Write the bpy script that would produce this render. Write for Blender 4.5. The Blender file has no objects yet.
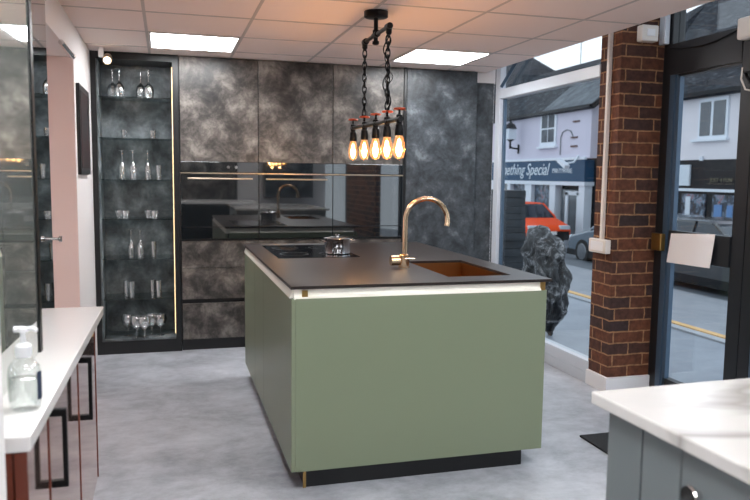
import bpy, bmesh, math, random
from mathutils import Vector, Matrix, noise
random.seed(7)
PI = math.pi
SC = bpy.context.scene
COL = SC.collection

# ------------------------------------------------------------------ camera
def cam_axes(yaw, pitch, roll):
    fwd = Vector((math.sin(yaw)*math.cos(pitch), math.cos(yaw)*math.cos(pitch), -math.sin(pitch)))
    right = Vector((math.cos(yaw), -math.sin(yaw), 0)); up = right.cross(fwd)
    r = right*math.cos(roll)+up*math.sin(roll); u = -right*math.sin(roll)+up*math.cos(roll)
    return r, u, fwd
r_, u_, f_ = cam_axes(.278, .1008, .0121)
cd = bpy.data.cameras.new('camera'); cam = bpy.data.objects.new('camera', cd); COL.objects.link(cam)
cam.matrix_world = Matrix(((r_.x, u_.x, -f_.x, 0), (r_.y, u_.y, -f_.y, 0), (r_.z, u_.z, -f_.z, 1.393), (0, 0, 0, 1)))
cd.sensor_width = 36; cd.lens = 731/750*36; cd.clip_start = .05; cd.clip_end = 200
cd.dof.use_dof = True; cd.dof.focus_distance = 3.7; cd.dof.aperture_fstop = 4.5
SC.camera = cam

# ------------------------------------------------------------------ sky, exposure
w = bpy.data.worlds.new('sky'); SC.world = w; w.use_nodes = True
nt = w.node_tree; bg = nt.nodes['Background']
tc = nt.nodes.new('ShaderNodeTexCoord'); nz = nt.nodes.new('ShaderNodeTexNoise'); nz.inputs['Scale'].default_value = 2.2
nz.inputs['Detail'].default_value = 5
cr = nt.nodes.new('ShaderNodeValToRGB')
cr.color_ramp.elements[0].position = .35; cr.color_ramp.elements[0].color = (.76, .86, 1, 1)
cr.color_ramp.elements[1].position = .65; cr.color_ramp.elements[1].color = (.90, .95, 1, 1)
nt.links.new(tc.outputs['Generated'], nz.inputs['Vector']); nt.links.new(nz.outputs['Fac'], cr.inputs['Fac'])
nt.links.new(cr.outputs['Color'], bg.inputs['Color']); bg.inputs['Strength'].default_value = 1.0
SC.view_settings.view_transform = 'Standard'; SC.view_settings.look = 'None'
SC.view_settings.exposure = 0.7; SC.view_settings.gamma = 1; SC.view_settings.use_curve_mapping = False
PANEL_STRENGTH = 16.0
BULB_POWER = 8
SC.cycles.max_bounces = 10; SC.cycles.transparent_max_bounces = 24; SC.cycles.glossy_bounces = 6
SC.cycles.use_denoising = True
SC.cycles.sample_clamp_indirect = 6

# ------------------------------------------------------------------ materials
def new_mat(n):
    m = bpy.data.materials.new(n); m.use_nodes = True
    return m, m.node_tree, m.node_tree.nodes['Principled BSDF']
def rgb(*c):   # sRGB 0-255 -> linear
    return tuple(((x/255)/12.92 if x/255 <= .04045 else ((x/255+.055)/1.055)**2.4) for x in c)+(1,)
def plain(n, col, rough=.5, metal=0, spec=.5, emit=None, es=0, bump=0, bscale=40, coat=0, mottle=0.0, mscale=3):
    m, t, b = new_mat(n)
    b.inputs['Base Color'].default_value = col if len(col) == 4 else (*col, 1)
    b.inputs['Roughness'].default_value = rough; b.inputs['Metallic'].default_value = metal
    b.inputs['Specular IOR Level'].default_value = spec
    b.inputs['Coat Weight'].default_value = coat; b.inputs['Coat Roughness'].default_value = .05
    if emit: b.inputs['Emission Color'].default_value = (*emit[:3], 1); b.inputs['Emission Strength'].default_value = es
    if bump or mottle:
        c = t.nodes.new('ShaderNodeTexCoord'); z = t.nodes.new('ShaderNodeTexNoise')
        z.inputs['Scale'].default_value = bscale; z.inputs['Detail'].default_value = 4
        t.links.new(c.outputs['Object'], z.inputs['Vector'])
        if bump:
            bp = t.nodes.new('ShaderNodeBump'); bp.inputs['Strength'].default_value = bump; bp.inputs['Distance'].default_value = .01
            t.links.new(z.outputs['Fac'], bp.inputs['Height']); t.links.new(bp.outputs['Normal'], b.inputs['Normal'])
        if mottle:
            z2 = t.nodes.new('ShaderNodeTexNoise'); z2.inputs['Scale'].default_value = mscale; z2.inputs['Detail'].default_value = 6
            t.links.new(c.outputs['Object'], z2.inputs['Vector'])
            mx = t.nodes.new('ShaderNodeMix'); mx.data_type = 'RGBA'
            cc = col[:3]
            mx.inputs['A'].default_value = tuple(x*(1-mottle) for x in cc)+(1,)
            mx.inputs['B'].default_value = tuple(min(1, x*(1+mottle)) for x in cc)+(1,)
            t.links.new(z2.outputs['Fac'], mx.inputs['Factor']); t.links.new(mx.outputs['Result'], b.inputs['Base Color'])
    return m
def ramp_mat(n, stops, scale=3, detail=8, rough=(.4, .6), dist=0.6, bump=.1, lac=2.0, scl=(1, 1, 1), nrough=.6, spec=.5):
    m, t, b = new_mat(n)
    c = t.nodes.new('ShaderNodeTexCoord'); mp = t.nodes.new('ShaderNodeMapping'); mp.inputs['Scale'].default_value = scl
    z = t.nodes.new('ShaderNodeTexNoise'); z.inputs['Scale'].default_value = scale; z.inputs['Detail'].default_value = detail
    z.inputs['Roughness'].default_value = nrough; z.inputs['Distortion'].default_value = dist
    r = t.nodes.new('ShaderNodeValToRGB'); r.color_ramp.elements.remove(r.color_ramp.elements[0])
    r.color_ramp.elements[0].position = stops[0][0]; r.color_ramp.elements[0].color = stops[0][1]
    for p, cc in stops[1:]:
        e = r.color_ramp.elements.new(p); e.color = cc
    t.links.new(c.outputs['Object'], mp.inputs['Vector']); t.links.new(mp.outputs['Vector'], z.inputs['Vector'])
    t.links.new(z.outputs['Fac'], r.inputs['Fac']); t.links.new(r.outputs['Color'], b.inputs['Base Color'])
    rr = t.nodes.new('ShaderNodeMapRange'); rr.inputs['To Min'].default_value = rough[0]; rr.inputs['To Max'].default_value = rough[1]
    t.links.new(z.outputs['Fac'], rr.inputs['Value']); t.links.new(rr.outputs['Result'], b.inputs['Roughness'])
    b.inputs['Specular IOR Level'].default_value = spec
    if bump:
        bp = t.nodes.new('ShaderNodeBump'); bp.inputs['Strength'].default_value = bump; bp.inputs['Distance'].default_value = .01
        t.links.new(z.outputs['Fac'], bp.inputs['Height']); t.links.new(bp.outputs['Normal'], b.inputs['Normal'])
    return m
def glassy(n, tint=(1, 1, 1), refl=.08, rough=0.0, edge=0.0, gcol=(1, 1, 1), blend=.3):
    m = bpy.data.materials.new(n); m.use_nodes = True; t = m.node_tree; t.nodes.clear()
    o = t.nodes.new('ShaderNodeOutputMaterial'); mx = t.nodes.new('ShaderNodeMixShader')
    tr = t.nodes.new('ShaderNodeBsdfTransparent'); tr.inputs['Color'].default_value = (*tint, 1)
    gl = t.nodes.new('ShaderNodeBsdfGlossy'); gl.inputs['Roughness'].default_value = rough; gl.inputs['Color'].default_value = (*gcol, 1)
    lw = t.nodes.new('ShaderNodeLayerWeight'); lw.inputs['Blend'].default_value = blend
    mr = t.nodes.new('ShaderNodeMapRange'); mr.inputs['To Min'].default_value = refl; mr.inputs['To Max'].default_value = min(1, refl+.6+edge)
    t.links.new(lw.outputs['Facing'], mr.inputs['Value']); t.links.new(mr.outputs['Result'], mx.inputs['Fac'])
    t.links.new(tr.outputs[0], mx.inputs[1]); t.links.new(gl.outputs[0], mx.inputs[2]); t.links.new(mx.outputs[0], o.inputs['Surface'])
    return m
def G(v): return (v, v, v, 1)
M = {}
M['wall'] = plain('wall_paint', rgb(226, 222, 222), .75, bump=.03, bscale=120)
M['pink'] = plain('pink_paint', rgb(236, 216, 211), .7, bump=.03, bscale=120)
M['ceiling'] = plain('ceiling_tile', rgb(238, 222, 216), .9, bump=.15, bscale=180)
M['grid'] = plain('ceiling_grid', rgb(190, 180, 176), .6)
M['white'] = plain('white_gloss', rgb(235, 235, 238), .3)
M['upvc'] = plain('white_frame', rgb(200, 206, 215), .35)
M['floor'] = ramp_mat('concrete_floor', [(.30, rgb(118, 121, 128)), (.44, rgb(156, 159, 166)), (.56, rgb(180, 183, 190)), (.72, rgb(206, 208, 214))], scale=2.2, detail=14, rough=(.34, .55), dist=.15, bump=.02, scl=(1.0, 1.25, 1), nrough=.72)
M['stone'] = ramp_mat('dark_stone_laminate', [(.34, rgb(30, 29, 29)), (.45, rgb(58, 55, 53)), (.54, rgb(90, 85, 81)), (.68, rgb(138, 132, 126))], scale=6.0, detail=14, rough=(.26, .42), dist=.25, bump=.03, nrough=.72, spec=.45)
M['stone2'] = ramp_mat('blue_dark_stone_laminate', [(.34, rgb(22, 25, 28)), (.46, rgb(46, 51, 56)), (.56, rgb(66, 71, 76)), (.70, rgb(112, 119, 124))], scale=6.0, detail=14, rough=(.34, .5), dist=.25, bump=.03, nrough=.72, spec=.45)
M['stone3'] = ramp_mat('display_stone', [(.34, rgb(54, 60, 63)), (.46, rgb(90, 98, 102)), (.56, rgb(124, 132, 136)), (.70, rgb(172, 180, 184))], scale=4.0, detail=12, rough=(.4, .6), dist=.25, bump=.05, nrough=.65)
M['black'] = plain('black_lacquer', rgb(16, 17, 19), .35)
M['blackmetal'] = plain('black_pipe_iron', rgb(24, 24, 26), .38, metal=.7, bump=.2, bscale=90)
M['blackglass'] = plain('black_glass', (.003, .003, .004, 1), .03, spec=.5)
M['ovenglass'] = plain('oven_glass', (.006, .008, .010, 1), .02, spec=.6, coat=1.0)
M['ovenglass'].node_tree.nodes['Principled BSDF'].inputs['IOR'].default_value = 2.0
M['champagne'] = plain('champagne_metal', rgb(196, 178, 156), .3, metal=1)
M['green'] = plain('sage_green_lacquer', rgb(121, 130, 107), .36, spec=.5)
M['rail'] = plain('cream_rail', rgb(250, 246, 234), .3)
M['worktop'] = ramp_mat('dark_worktop', [(.3, rgb(43, 37, 35)), (.7, rgb(50, 43, 40))], scale=9, detail=2, rough=(.27, .29), dist=0, bump=0, spec=.45)
M['copper'] = plain('copper_sink', rgb(176, 130, 84), .3, metal=1, bump=.05, bscale=30)
M['brass'] = plain('brushed_copper_brass', rgb(230, 200, 166), .14, metal=1)
M['gold'] = plain('brass_trim', rgb(170, 138, 84), .35, metal=.9)
M['steel'] = plain('polished_steel', rgb(215, 215, 218), .12, metal=1)
M['chrome'] = plain('chrome', rgb(225, 222, 220), .08, metal=1)
M['bronze'] = plain('bronze_gloss_door', rgb(214, 176, 162), .05, metal=.95)
M['rust'] = plain('rust_brown_edge', rgb(98, 42, 24), .45)
M['marble'] = ramp_mat('veined_marble', [(.38, rgb(200, 197, 194)), (.45, rgb(196, 193, 190)), (.495, rgb(156, 152, 148)), (.54, rgb(196, 193, 190)), (.9, rgb(203, 200, 197))], scale=.9, detail=4, rough=(.12, .2), dist=2.2, bump=0, nrough=.45)
M['quartz'] = plain('white_quartz', rgb(216, 213, 211), .18, mottle=.03)
M['greycab'] = plain('grey_painted_panel', rgb(103, 110, 112), .45)
M['frameblue'] = plain('blue_sky_tint_aluminium', rgb(74, 96, 118), .35, metal=.2)  # blue of the door stiles is reflected sky put into the dark frame colour
M['framedark'] = plain('dark_aluminium', rgb(30, 33, 38), .4)
M['paper'] = plain('paper', rgb(244, 242, 244), .8)
M['plastic'] = plain('white_plastic', rgb(226, 220, 214), .4)
M['rubber'] = plain('black_rubber', rgb(18, 19, 22), .7, bump=.3, bscale=300)
M['red'] = plain('red_valve_paint', rgb(206, 84, 50), .45)
M['glass'] = glassy('window_glass', (.93, .96, .97), .025, edge=-.5)
M['shelfglass'] = glassy('shelf_glass', (.62, .68, .68), .05)
M['tumbler'] = glassy('clear_glassware', (.9, .92, .93), .26, edge=.3, rough=.12, blend=.5)
M['bulbglass'] = glassy('amber_bulb_glass', (1, .86, .66), .05, gcol=(1, .8, .6))
t_ = M['bulbglass'].node_tree; o_ = t_.nodes['Material Output']; src = o_.inputs['Surface'].links[0].from_socket
ad_ = t_.nodes.new('ShaderNodeAddShader'); em_ = t_.nodes.new('ShaderNodeEmission'); em_.inputs['Color'].default_value = (1, .42, .14, 1); em_.inputs['Strength'].default_value = .22
t_.links.new(src, ad_.inputs[0]); t_.links.new(em_.outputs[0], ad_.inputs[1]); t_.links.new(ad_.outputs[0], o_.inputs['Surface'])
M['bottle'] = glassy('bottle_clear_plastic', (.93, .95, .95), .08, blend=.4)
M['mirror'] = plain('tinted_mirror', rgb(208, 216, 210), .015, metal=.82, coat=.5)
M['mirrordark'] = plain('smoked_mirror', rgb(190, 200, 205), .02, metal=1)
M['panel'] = plain('led_diffuser', (1, 1, 1), .5, emit=(.96, .98, 1), es=PANEL_STRENGTH)
M['ledstrip'] = plain('warm_led', (1, .8, .5), .5, emit=(1, .72, .36), es=1.1)
M['filament'] = plain('glowing_filament', (1, .7, .3), .5, emit=(1, .68, .34), es=14)
M['spotface'] = plain('spot_lens', (1, .9, .7), .5, emit=(1, .8, .5), es=9)
M['art'] = ramp_mat('dark_picture', [(.4, rgb(22, 24, 28)), (.6, rgb(60, 40, 40)), (.8, rgb(34, 40, 52))], scale=4, bump=0)
def brick_mat():
    m, t, b = new_mat('rustic_brick')
    c = t.nodes.new('ShaderNodeTexCoord'); s = t.nodes.new('ShaderNodeSeparateXYZ'); t.links.new(c.outputs['Object'], s.inputs[0])
    sub = t.nodes.new('ShaderNodeMath'); sub.operation = 'SUBTRACT'; t.links.new(s.outputs['X'], sub.inputs[0]); t.links.new(s.outputs['Y'], sub.inputs[1])
    cb = t.nodes.new('ShaderNodeCombineXYZ'); t.links.new(sub.outputs[0], cb.inputs['X']); t.links.new(s.outputs['Z'], cb.inputs['Y'])
    nz = t.nodes.new('ShaderNodeTexNoise'); nz.inputs['Scale'].default_value = 14; nz.inputs['Detail'].default_value = 4
    t.links.new(c.outputs['Object'], nz.inputs['Vector'])
    va = t.nodes.new('ShaderNodeVectorMath'); va.operation = 'MULTIPLY_ADD'; va.inputs[1].default_value = (.018, .012, 0)
    t.links.new(nz.outputs['Color'], va.inputs[0]); t.links.new(cb.outputs[0], va.inputs[2])
    br = t.nodes.new('ShaderNodeTexBrick'); br.inputs['Scale'].default_value = 1; br.inputs['Brick Width'].default_value = .225
    br.inputs['Row Height'].default_value = .0765; br.inputs['Mortar Size'].default_value = .0055; br.inputs['Mortar Smooth'].default_value = .3
    br.inputs['Color1'].default_value = rgb(98, 56, 36); br.inputs['Color2'].default_value = rgb(34, 31, 36)
    br.inputs['Mortar'].default_value = rgb(150, 112, 80); br.inputs['Bias'].default_value = -.1
    t.links.new(va.outputs[0], br.inputs['Vector'])
    n2 = t.nodes.new('ShaderNodeTexNoise'); n2.inputs['Scale'].default_value = 30; n2.inputs['Detail'].default_value = 6
    t.links.new(c.outputs['Object'], n2.inputs['Vector'])
    mr = t.nodes.new('ShaderNodeMapRange'); mr.inputs['To Min'].default_value = .15; mr.inputs['To Max'].default_value = 1.9
    t.links.new(n2.outputs['Fac'], mr.inputs['Value'])
    mu = t.nodes.new('ShaderNodeVectorMath'); mu.operation = 'SCALE'
    t.links.new(br.outputs['Color'], mu.inputs[0]); t.links.new(mr.outputs['Result'], mu.inputs['Scale'])
    t.links.new(mu.outputs[0], b.inputs['Base Color']); b.inputs['Roughness'].default_value = .85
    bp = t.nodes.new('ShaderNodeBump'); bp.inputs['Strength'].default_value = .9; bp.inputs['Distance'].default_value = .012
    ad = t.nodes.new('ShaderNodeMath'); ad.operation = 'MULTIPLY_ADD'; ad.inputs[1].default_value = .4
    inv = t.nodes.new('ShaderNodeMath'); inv.operation = 'SUBTRACT'; inv.inputs[0].default_value = 1; t.links.new(br.outputs['Fac'], inv.inputs[1])
    t.links.new(n2.outputs['Fac'], ad.inputs[0]); t.links.new(inv.outputs[0], ad.inputs[2])
    t.links.new(ad.outputs[0], bp.inputs['Height']); t.links.new(bp.outputs['Normal'], b.inputs['Normal'])
    return m
M['brick'] = brick_mat()
# outdoor
M['pave'] = ramp_mat('wet_pavement', [(.3, rgb(112, 122, 134)), (.7, rgb(150, 158, 170))], scale=2.5, detail=8, rough=(.25, .5), bump=.05)
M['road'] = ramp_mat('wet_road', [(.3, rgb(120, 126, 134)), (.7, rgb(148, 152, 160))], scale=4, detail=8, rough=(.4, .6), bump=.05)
M['roadfar'] = ramp_mat('dark_far_road', [(.3, rgb(58, 66, 74)), (.7, rgb(84, 92, 100))], scale=4, detail=8, rough=(.3, .5), bump=.05)  # darker tone for the far part of the road
M['kerb'] = plain('kerb_stone', rgb(158, 162, 168), .7, mottle=.15, mscale=6)
M['yellow'] = plain('yellow_road_paint', rgb(214, 172, 112), .6, mottle=.2, mscale=20)
M['lilac'] = plain('lilac_render', rgb(198, 196, 212), .85, mottle=.05, mscale=2)
M['cream'] = plain('white_render', rgb(214, 212, 218), .85, mottle=.05, mscale=2)
M['slate'] = ramp_mat('slate_roof', [(.35, rgb(18, 22, 28)), (.52, rgb(38, 43, 50)), (.72, rgb(92, 98, 106))], scale=3, detail=10, rough=(.8, .9), bump=.3, scl=(1, 1, 3), nrough=.75, spec=.15)
M['slate2'] = ramp_mat('weathered_roof', [(.3, rgb(70, 75, 82)), (.7, rgb(108, 114, 120))], scale=2, detail=8, rough=(.8, .9), bump=.2, spec=.15)
M['shopblue'] = plain('blue_fascia', rgb(40, 74, 104), .5, spec=.2)
M['shopblack'] = plain('black_shopfront', rgb(16, 20, 25), .5, spec=.2)
M['shopwhite'] = plain('white_shopfront', rgb(212, 220, 230), .5)
M['sidebrick'] = plain('brown_brick_side', rgb(96, 72, 66), .9, mottle=.35, mscale=5)
M['dglass'] = plain('dark_window_pane', rgb(58, 68, 78), .08, spec=.8, mottle=.4, mscale=2)
M['interior'] = ramp_mat('shop_display', [(.3, rgb(14, 18, 24)), (.48, rgb(34, 48, 66)), (.58, rgb(110, 130, 150)), (.68, rgb(130, 50, 50))], scale=3.5, detail=3, rough=(.2, .4), bump=0, dist=1)
M['orange'] = plain('orange_car_paint', rgb(232, 76, 16), .45, spec=.25)
M['greycar'] = plain('grey_car_paint', rgb(86, 100, 114), .2, metal=.3, coat=.8)
M['blackcar'] = plain('black_car_paint', rgb(18, 24, 30), .15, coat=1)
M['carglass'] = plain('car_glass', rgb(34, 44, 54), .08, spec=.5)
M['tyre'] = plain('tyre', rgb(22, 22, 24), .8)
M['rim'] = plain('alloy_rim', rgb(120, 124, 130), .3, metal=.8)
M['plate'] = plain('white_plate', rgb(226, 226, 226), .4)
M['rock'] = ramp_mat('mottled_rock', [(.40, rgb(12, 14, 17)), (.47, rgb(34, 36, 40)), (.53, rgb(70, 72, 76)), (.64, rgb(160, 162, 166))], scale=9, detail=10, rough=(.4, .8), bump=.6, dist=1.2, nrough=.7)
M['slab'] = ramp_mat('dark_slate_wall', [(.3, rgb(22, 28, 34)), (.7, rgb(50, 58, 66))], scale=3, detail=8, rough=(.4, .8), bump=.4, scl=(1, 1, 5))
M['gilt'] = plain('gilt_letters', rgb(98, 96, 80), .6)
M['lettering'] = plain('white_lettering', rgb(214, 226, 236), .5)
M['tealight'] = plain('label_blue', rgb(34, 48, 70), .5)
M['skin_red'] = plain('poster_red', rgb(190, 70, 70), .6); M['poster_blue'] = plain('poster_blue', rgb(90, 130, 180), .6)
M['poster_white'] = plain('poster_white', rgb(200, 210, 220), .6)
M['warmsign'] = plain('lit_sign', (1, .7, .35), .5, emit=(1, .7, .35), es=1.0)

# ------------------------------------------------------------------ mesh helpers
class MB:
    def __init__(s): s.b = bmesh.new()
    def box(s, x0, x1, y0, y1, z0, z1, rot=None, piv=None):
        vs = [s.b.verts.new((x, y, z)) for x in (x0, x1) for y in (y0, y1) for z in (z0, z1)]
        for q in ((0, 1, 3, 2), (4, 6, 7, 5), (0, 4, 5, 1), (2, 3, 7, 6), (0, 2, 6, 4), (1, 5, 7, 3)):
            s.b.faces.new([vs[i] for i in q])
        if rot: bmesh.ops.rotate(s.b, verts=vs, cent=piv or ((x0+x1)/2, (y0+y1)/2, (z0+z1)/2), matrix=rot)
        return s
    def lathe(s, prof, c=(0, 0, 0), n=20, axis='Z', cap=True):
        rings = []
        for r, h in prof:
            ring = []
            for i in range(n):
                a = 2*PI*i/n; x, y = r*math.cos(a), r*math.sin(a)
                p = {'Z': (x, y, h), 'X': (h, x, y), 'Y': (y, h, x)}[axis]
                ring.append(s.b.verts.new((p[0]+c[0], p[1]+c[1], p[2]+c[2])))
            rings.append(ring)
        for a, b in zip(rings, rings[1:]):
            for i in range(n):
                s.b.faces.new((a[i], a[(i+1) % n], b[(i+1) % n], b[i]))
        if cap:
            if prof[0][0] > 1e-4: s.b.faces.new(rings[0][::-1])
            if prof[-1][0] > 1e-4: s.b.faces.new(rings[-1])
        return s
    def tube(s, pts, r, n=10, cap=True):
        pts = [Vector(p) for p in pts]; rings = []
        rad = r if isinstance(r, (list, tuple)) else [r]*len(pts)
        t0 = (pts[1]-pts[0]).normalized(); up = Vector((0, 0, 1)) if abs(t0.z) < .9 else Vector((1, 0, 0))
        nrm = t0.cross(up).normalized()
        for i, p in enumerate(pts):
            t = (pts[min(i+1, len(pts)-1)]-pts[max(i-1, 0)]).normalized()
            nrm = (nrm-t*nrm.dot(t)).normalized(); bn = t.cross(nrm)
            rings.append([s.b.verts.new(p+nrm*rad[i]*math.cos(2*PI*k/n)+bn*rad[i]*math.sin(2*PI*k/n)) for k in range(n)])
        for a, b in zip(rings, rings[1:]):
            for i in range(n): s.b.faces.new((a[i], a[(i+1) % n], b[(i+1) % n], b[i]))
        if cap: s.b.faces.new(rings[0][::-1]); s.b.faces.new(rings[-1])
        return s
    def prism(s, poly, axis, a0, a1):   # poly in the two other axes
        def P(u, v, a): return {'X': (a, u, v), 'Y': (u, a, v), 'Z': (u, v, a)}[axis]
        A = [s.b.verts.new(P(u, v, a0)) for u, v in poly]; B = [s.b.verts.new(P(u, v, a1)) for u, v in poly]
        s.b.faces.new(A[::-1]); s.b.faces.new(B); k = len(poly)
        for i in range(k): s.b.faces.new((A[i], A[(i+1) % k], B[(i+1) % k], B[i]))
        return s
    def sphere(s, c, r, sub=2, scl=(1, 1, 1)):
        mt = Matrix.Translation(c) @ Matrix.Diagonal((*[r*k for k in scl], 1))
        bmesh.ops.create_icosphere(s.b, subdivisions=sub, radius=1, matrix=mt); return s
    def torus(s, c, R, r, mat, n=14, k=6, sx=1.0):
        g = []
        for i in range(n):
            a = 2*PI*i/n; ring = []
            for j in range(k):
                q = 2*PI*j/k; d = R+r*math.cos(q)
                ring.append(s.b.verts.new(mat @ Vector((d*math.cos(a)*sx, d*math.sin(a), r*math.sin(q)))+Vector(c)))
            g.append(ring)
        for i in range(n):
            for j in range(k):
                s.b.faces.new((g[i][j], g[(i+1) % n][j], g[(i+1) % n][(j+1) % k], g[i][(j+1) % k]))
        return s
    def build(s, name, m, parent=None, smooth=False, bevel=0, origin=None):
        bmesh.ops.recalc_face_normals(s.b, faces=s.b.faces[:])
        me = bpy.data.meshes.new(name)
        if origin is None and parent is None:
            vs = s.b.verts
            lo = [min(v.co[i] for v in vs) for i in range(3)]; hi = [max(v.co[i] for v in vs) for i in range(3)]
            origin = ((lo[0]+hi[0])/2, (lo[1]+hi[1])/2, lo[2])
        if origin is not None and parent is None: bmesh.ops.translate(s.b, verts=s.b.verts[:], vec=-Vector(origin))
        if parent is not None and parent.get('_abs'): bmesh.ops.translate(s.b, verts=s.b.verts[:], vec=-Vector(parent['_abs']))
        s.b.to_mesh(me); s.b.free()
        if smooth:
            for p in me.polygons: p.use_smooth = True
        me.materials.append(m if not isinstance(m, str) else M[m])
        o = bpy.data.objects.new(name, me); COL.objects.link(o)
        if parent is None: o.location = origin; o['_abs'] = tuple(origin)
        else: o.parent = parent; o['_abs'] = parent['_abs']
        if bevel:
            bv = o.modifiers.new('bevel', 'BEVEL'); bv.width = bevel; bv.segments = 2; bv.limit_method = 'ANGLE'
        if smooth:
            es = o.modifiers.new('es', 'EDGE_SPLIT'); es.split_angle = math.radians(40)
        return o
def tag(o, label, cat, group=None, kind=None):
    o['label'] = label; o['category'] = cat
    if group: o['group'] = group
    if kind: o['kind'] = kind
    return o
def thing(name, loc, label, cat, group=None):
    o = bpy.data.objects.new(name, None); COL.objects.link(o); o.location = loc; o.empty_display_size = .1
    o['_abs'] = tuple(loc); return tag(o, label, cat, group)
def struct(name, mb, m, **k):
    o = mb.build(name, m, **k)
    if o.parent is None: o['kind'] = 'structure'
    return o
def kids(o): return [c for c in COL.objects if c.parent == o]
def dup(o, loc, label, parent=None):
    c = o.copy(); COL.objects.link(c)
    if parent is None: c.location = loc; c['label'] = label; c['_abs'] = tuple(loc)
    else: c.parent = parent
    for k in kids(o): dup(k, None, None, c)
    return c
def text_mesh(body, size, mat4, m, name, parent, shear=0, depth=.01):
    cu = bpy.data.curves.new(name, 'FONT'); cu.body = body; cu.size = size; cu.shear = shear; cu.extrude = depth
    cu.resolution_u = 3
    t = bpy.data.objects.new('tmp', cu); COL.objects.link(t)
    dg = bpy.context.evaluated_depsgraph_get(); me = bpy.data.meshes.new_from_object(t.evaluated_get(dg))
    bpy.data.objects.remove(t)
    me.transform(Matrix.Translation(-Vector(parent['_abs'])) @ mat4); me.materials.clear(); me.materials.append(M[m])
    o = bpy.data.objects.new(name, me); COL.objects.link(o); o.parent = parent; o['_abs'] = parent['_abs']; return o

# ================================================================== SETTING
H = 2.29; XL = -.53; XC = 2.66; YB = 6.25; YF = -3.0
struct('floor', MB().box(-1.0, 3.12, YF, YB, -.12, 0), 'floor')
struct('ceiling', MB().box(-1.0, XC, YF, YB, H, H+.1), 'ceiling')
g = MB()
for k in range(-1, 5):
    x = -.106+.6*k
    if XL < x < XC: g.box(x-.009, x+.009, YF, 5.86, H-.002, H)
for k in range(-13, 2):
    y = 4.975+.6*k; g.box(XL, XC, y-.009, y+.009, H-.0025, H)
struct('trim_1', g, 'grid')
# left wall with a deep pink-painted opening
struct('wall_left', MB().box(XL-.3, XL, 4.85, YB, 0, H).box(XL-.3, XL, YF, 4.85, 2.09, H).box(XL-.3, XL, YF, 3.36, 0, 2.09), 'wall')
struct('wall_recess', MB().box(XL-.37, XL-.30, 3.3, 4.9, 0, 2.2).box(XL-.30, XL-.002, 4.842, 4.85, 0, 2.085), 'pink')
struct('wall_back', MB().box(-.9, 2.9, YB, YB+.1, 0, 2.6), 'wall')
struct('wall_front', MB().box(-.9, 3.12, YF-.1, YF, 0, 2.6), 'wall')
struct('trim_2', MB().box(2.56, 2.76, 5.93, 6.25, 2.2, 2.5).box(XC, 3.14, YF, YB, 2.56, 2.66), 'wall')
# side stone panel between the tall units and the window
tag(MB().box(2.566, 2.735, 5.90, 6.24, 0, 2.2).build('end_panel', 'stone2'), 'narrow blue-grey stone-effect end panel beside the white window frame', 'panel')

# shop window
win = struct('window_1', MB().box(2.745, 2.80, 5.80, 5.885, .0, 2.56).box(2.745, 2.83, 4.30, 5.80, 2.06, 2.14).box(2.745, 2.83, 4.30, 5.80, .075, .155)
             .box(2.745, 2.83, 4.30, 5.80, 2.47, 2.56).box(2.745, 2.83, 4.30, 5.80, .0, .075), 'upvc', bevel=.004)
MB().box(2.785, 2.793, 4.30, 5.77, .155, 2.06).box(2.785, 2.793, 4.30, 5.80, 2.14, 2.47).build('window_pane', 'glass', win)
MB().box(2.778, 2.80, 5.77, 5.80, .155, 2.06).build('glazing_bead', 'frameblue', win)
struct('trim_3', MB().tube([(2.742, 5.76, 2.16), (2.742, 5.45, 2.36)], .018, n=4), 'frameblue')

# brick pillar
pil = MB().box(2.754, 3.067, 4.08, 4.305, .10, 2.56).build('brick_pillar', 'brick')
tag(pil, 'dark rustic brick pillar between the window and the glazed door', 'pillar')
MB().box(2.735, 3.067, 4.06, 4.305, 0, .10).build('pillar_base', 'white', pil, bevel=.003)

# door side glazing X=3.064
XD = 3.064
fr = struct('door_1', MB().box(XD, XD+.09, 4.0, 4.08, 0, 2.56).box(XD, XD+.09, 3.225, 3.305, 0, 2.56), 'framedark', bevel=.003)
MB().box(XD-.01, XD+.09, 3.305, 4.0, 2.045, 2.235).build('header', 'framedark', fr)
MB().box(XD+.01, XD+.08, 3.305, 4.0, 2.47, 2.56).build('top_rail', 'framedark', fr)
MB().box(XD+.04, XD+.048, 3.305, 4.0, 2.235, 2.47).build('fanlight_pane', 'glass', fr)
MB().box(XD, XD+.03, 3.91, 3.942, .0, 2.04).build('door_stile', 'frameblue', fr)
MB().box(XD-.008, XD+.03, 3.950, 3.995, .0, 2.044).build('frame_post', 'frameblue', fr)
MB().box(XD, XD+.05, 3.31, 3.405, .0, 2.045).build('door_stile', 'framedark', fr)
MB().box(XD, XD+.05, 3.405, 3.93, 2.03, 2.045).box(XD, XD+.05, 3.405, 3.93, 0, .12).build('door_rail', 'framedark', fr)
MB().box(XD-.012, XD+.045, 3.405, 3.93, .90, 1.075).build('letterbox_rail', 'framedark', fr)
MB().box(XD+.02, XD+.028, 3.405, 3.93, .12, .90).box(XD+.02, XD+.028, 3.405, 3.93, 1.075, 1.98).build('door_pane', 'glass', fr)
tag(MB().box(XD-.05, XD-.012, 3.955, 4.05, .94, 1.05).build('lock_box', 'gold', bevel=.006), 'small brass lock case on the glazed door frame beside the brick pillar', 'lock')
# paper taped on the rail
pp = MB()
b = pp.b; q = [(XD-.016, 3.90, 1.057), (XD-.03, 3.50, 1.083), (XD-.034, 3.525, .882), (XD-.02, 3.925, .872)]
f1 = [b.verts.new(p) for p in q]; f2 = [b.verts.new((p[0]+.002, p[1], p[2])) for p in q]
b.faces.new(f1); b.faces.new(f2[::-1])
for i in range(4): b.faces.new((f1[i], f1[(i+1) % 4], f2[(i+1) % 4], f2[i]))
tag(pp.build('paper_notice', 'paper'), 'blank white sheet of paper stuck across the door rail', 'paper')
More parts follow.
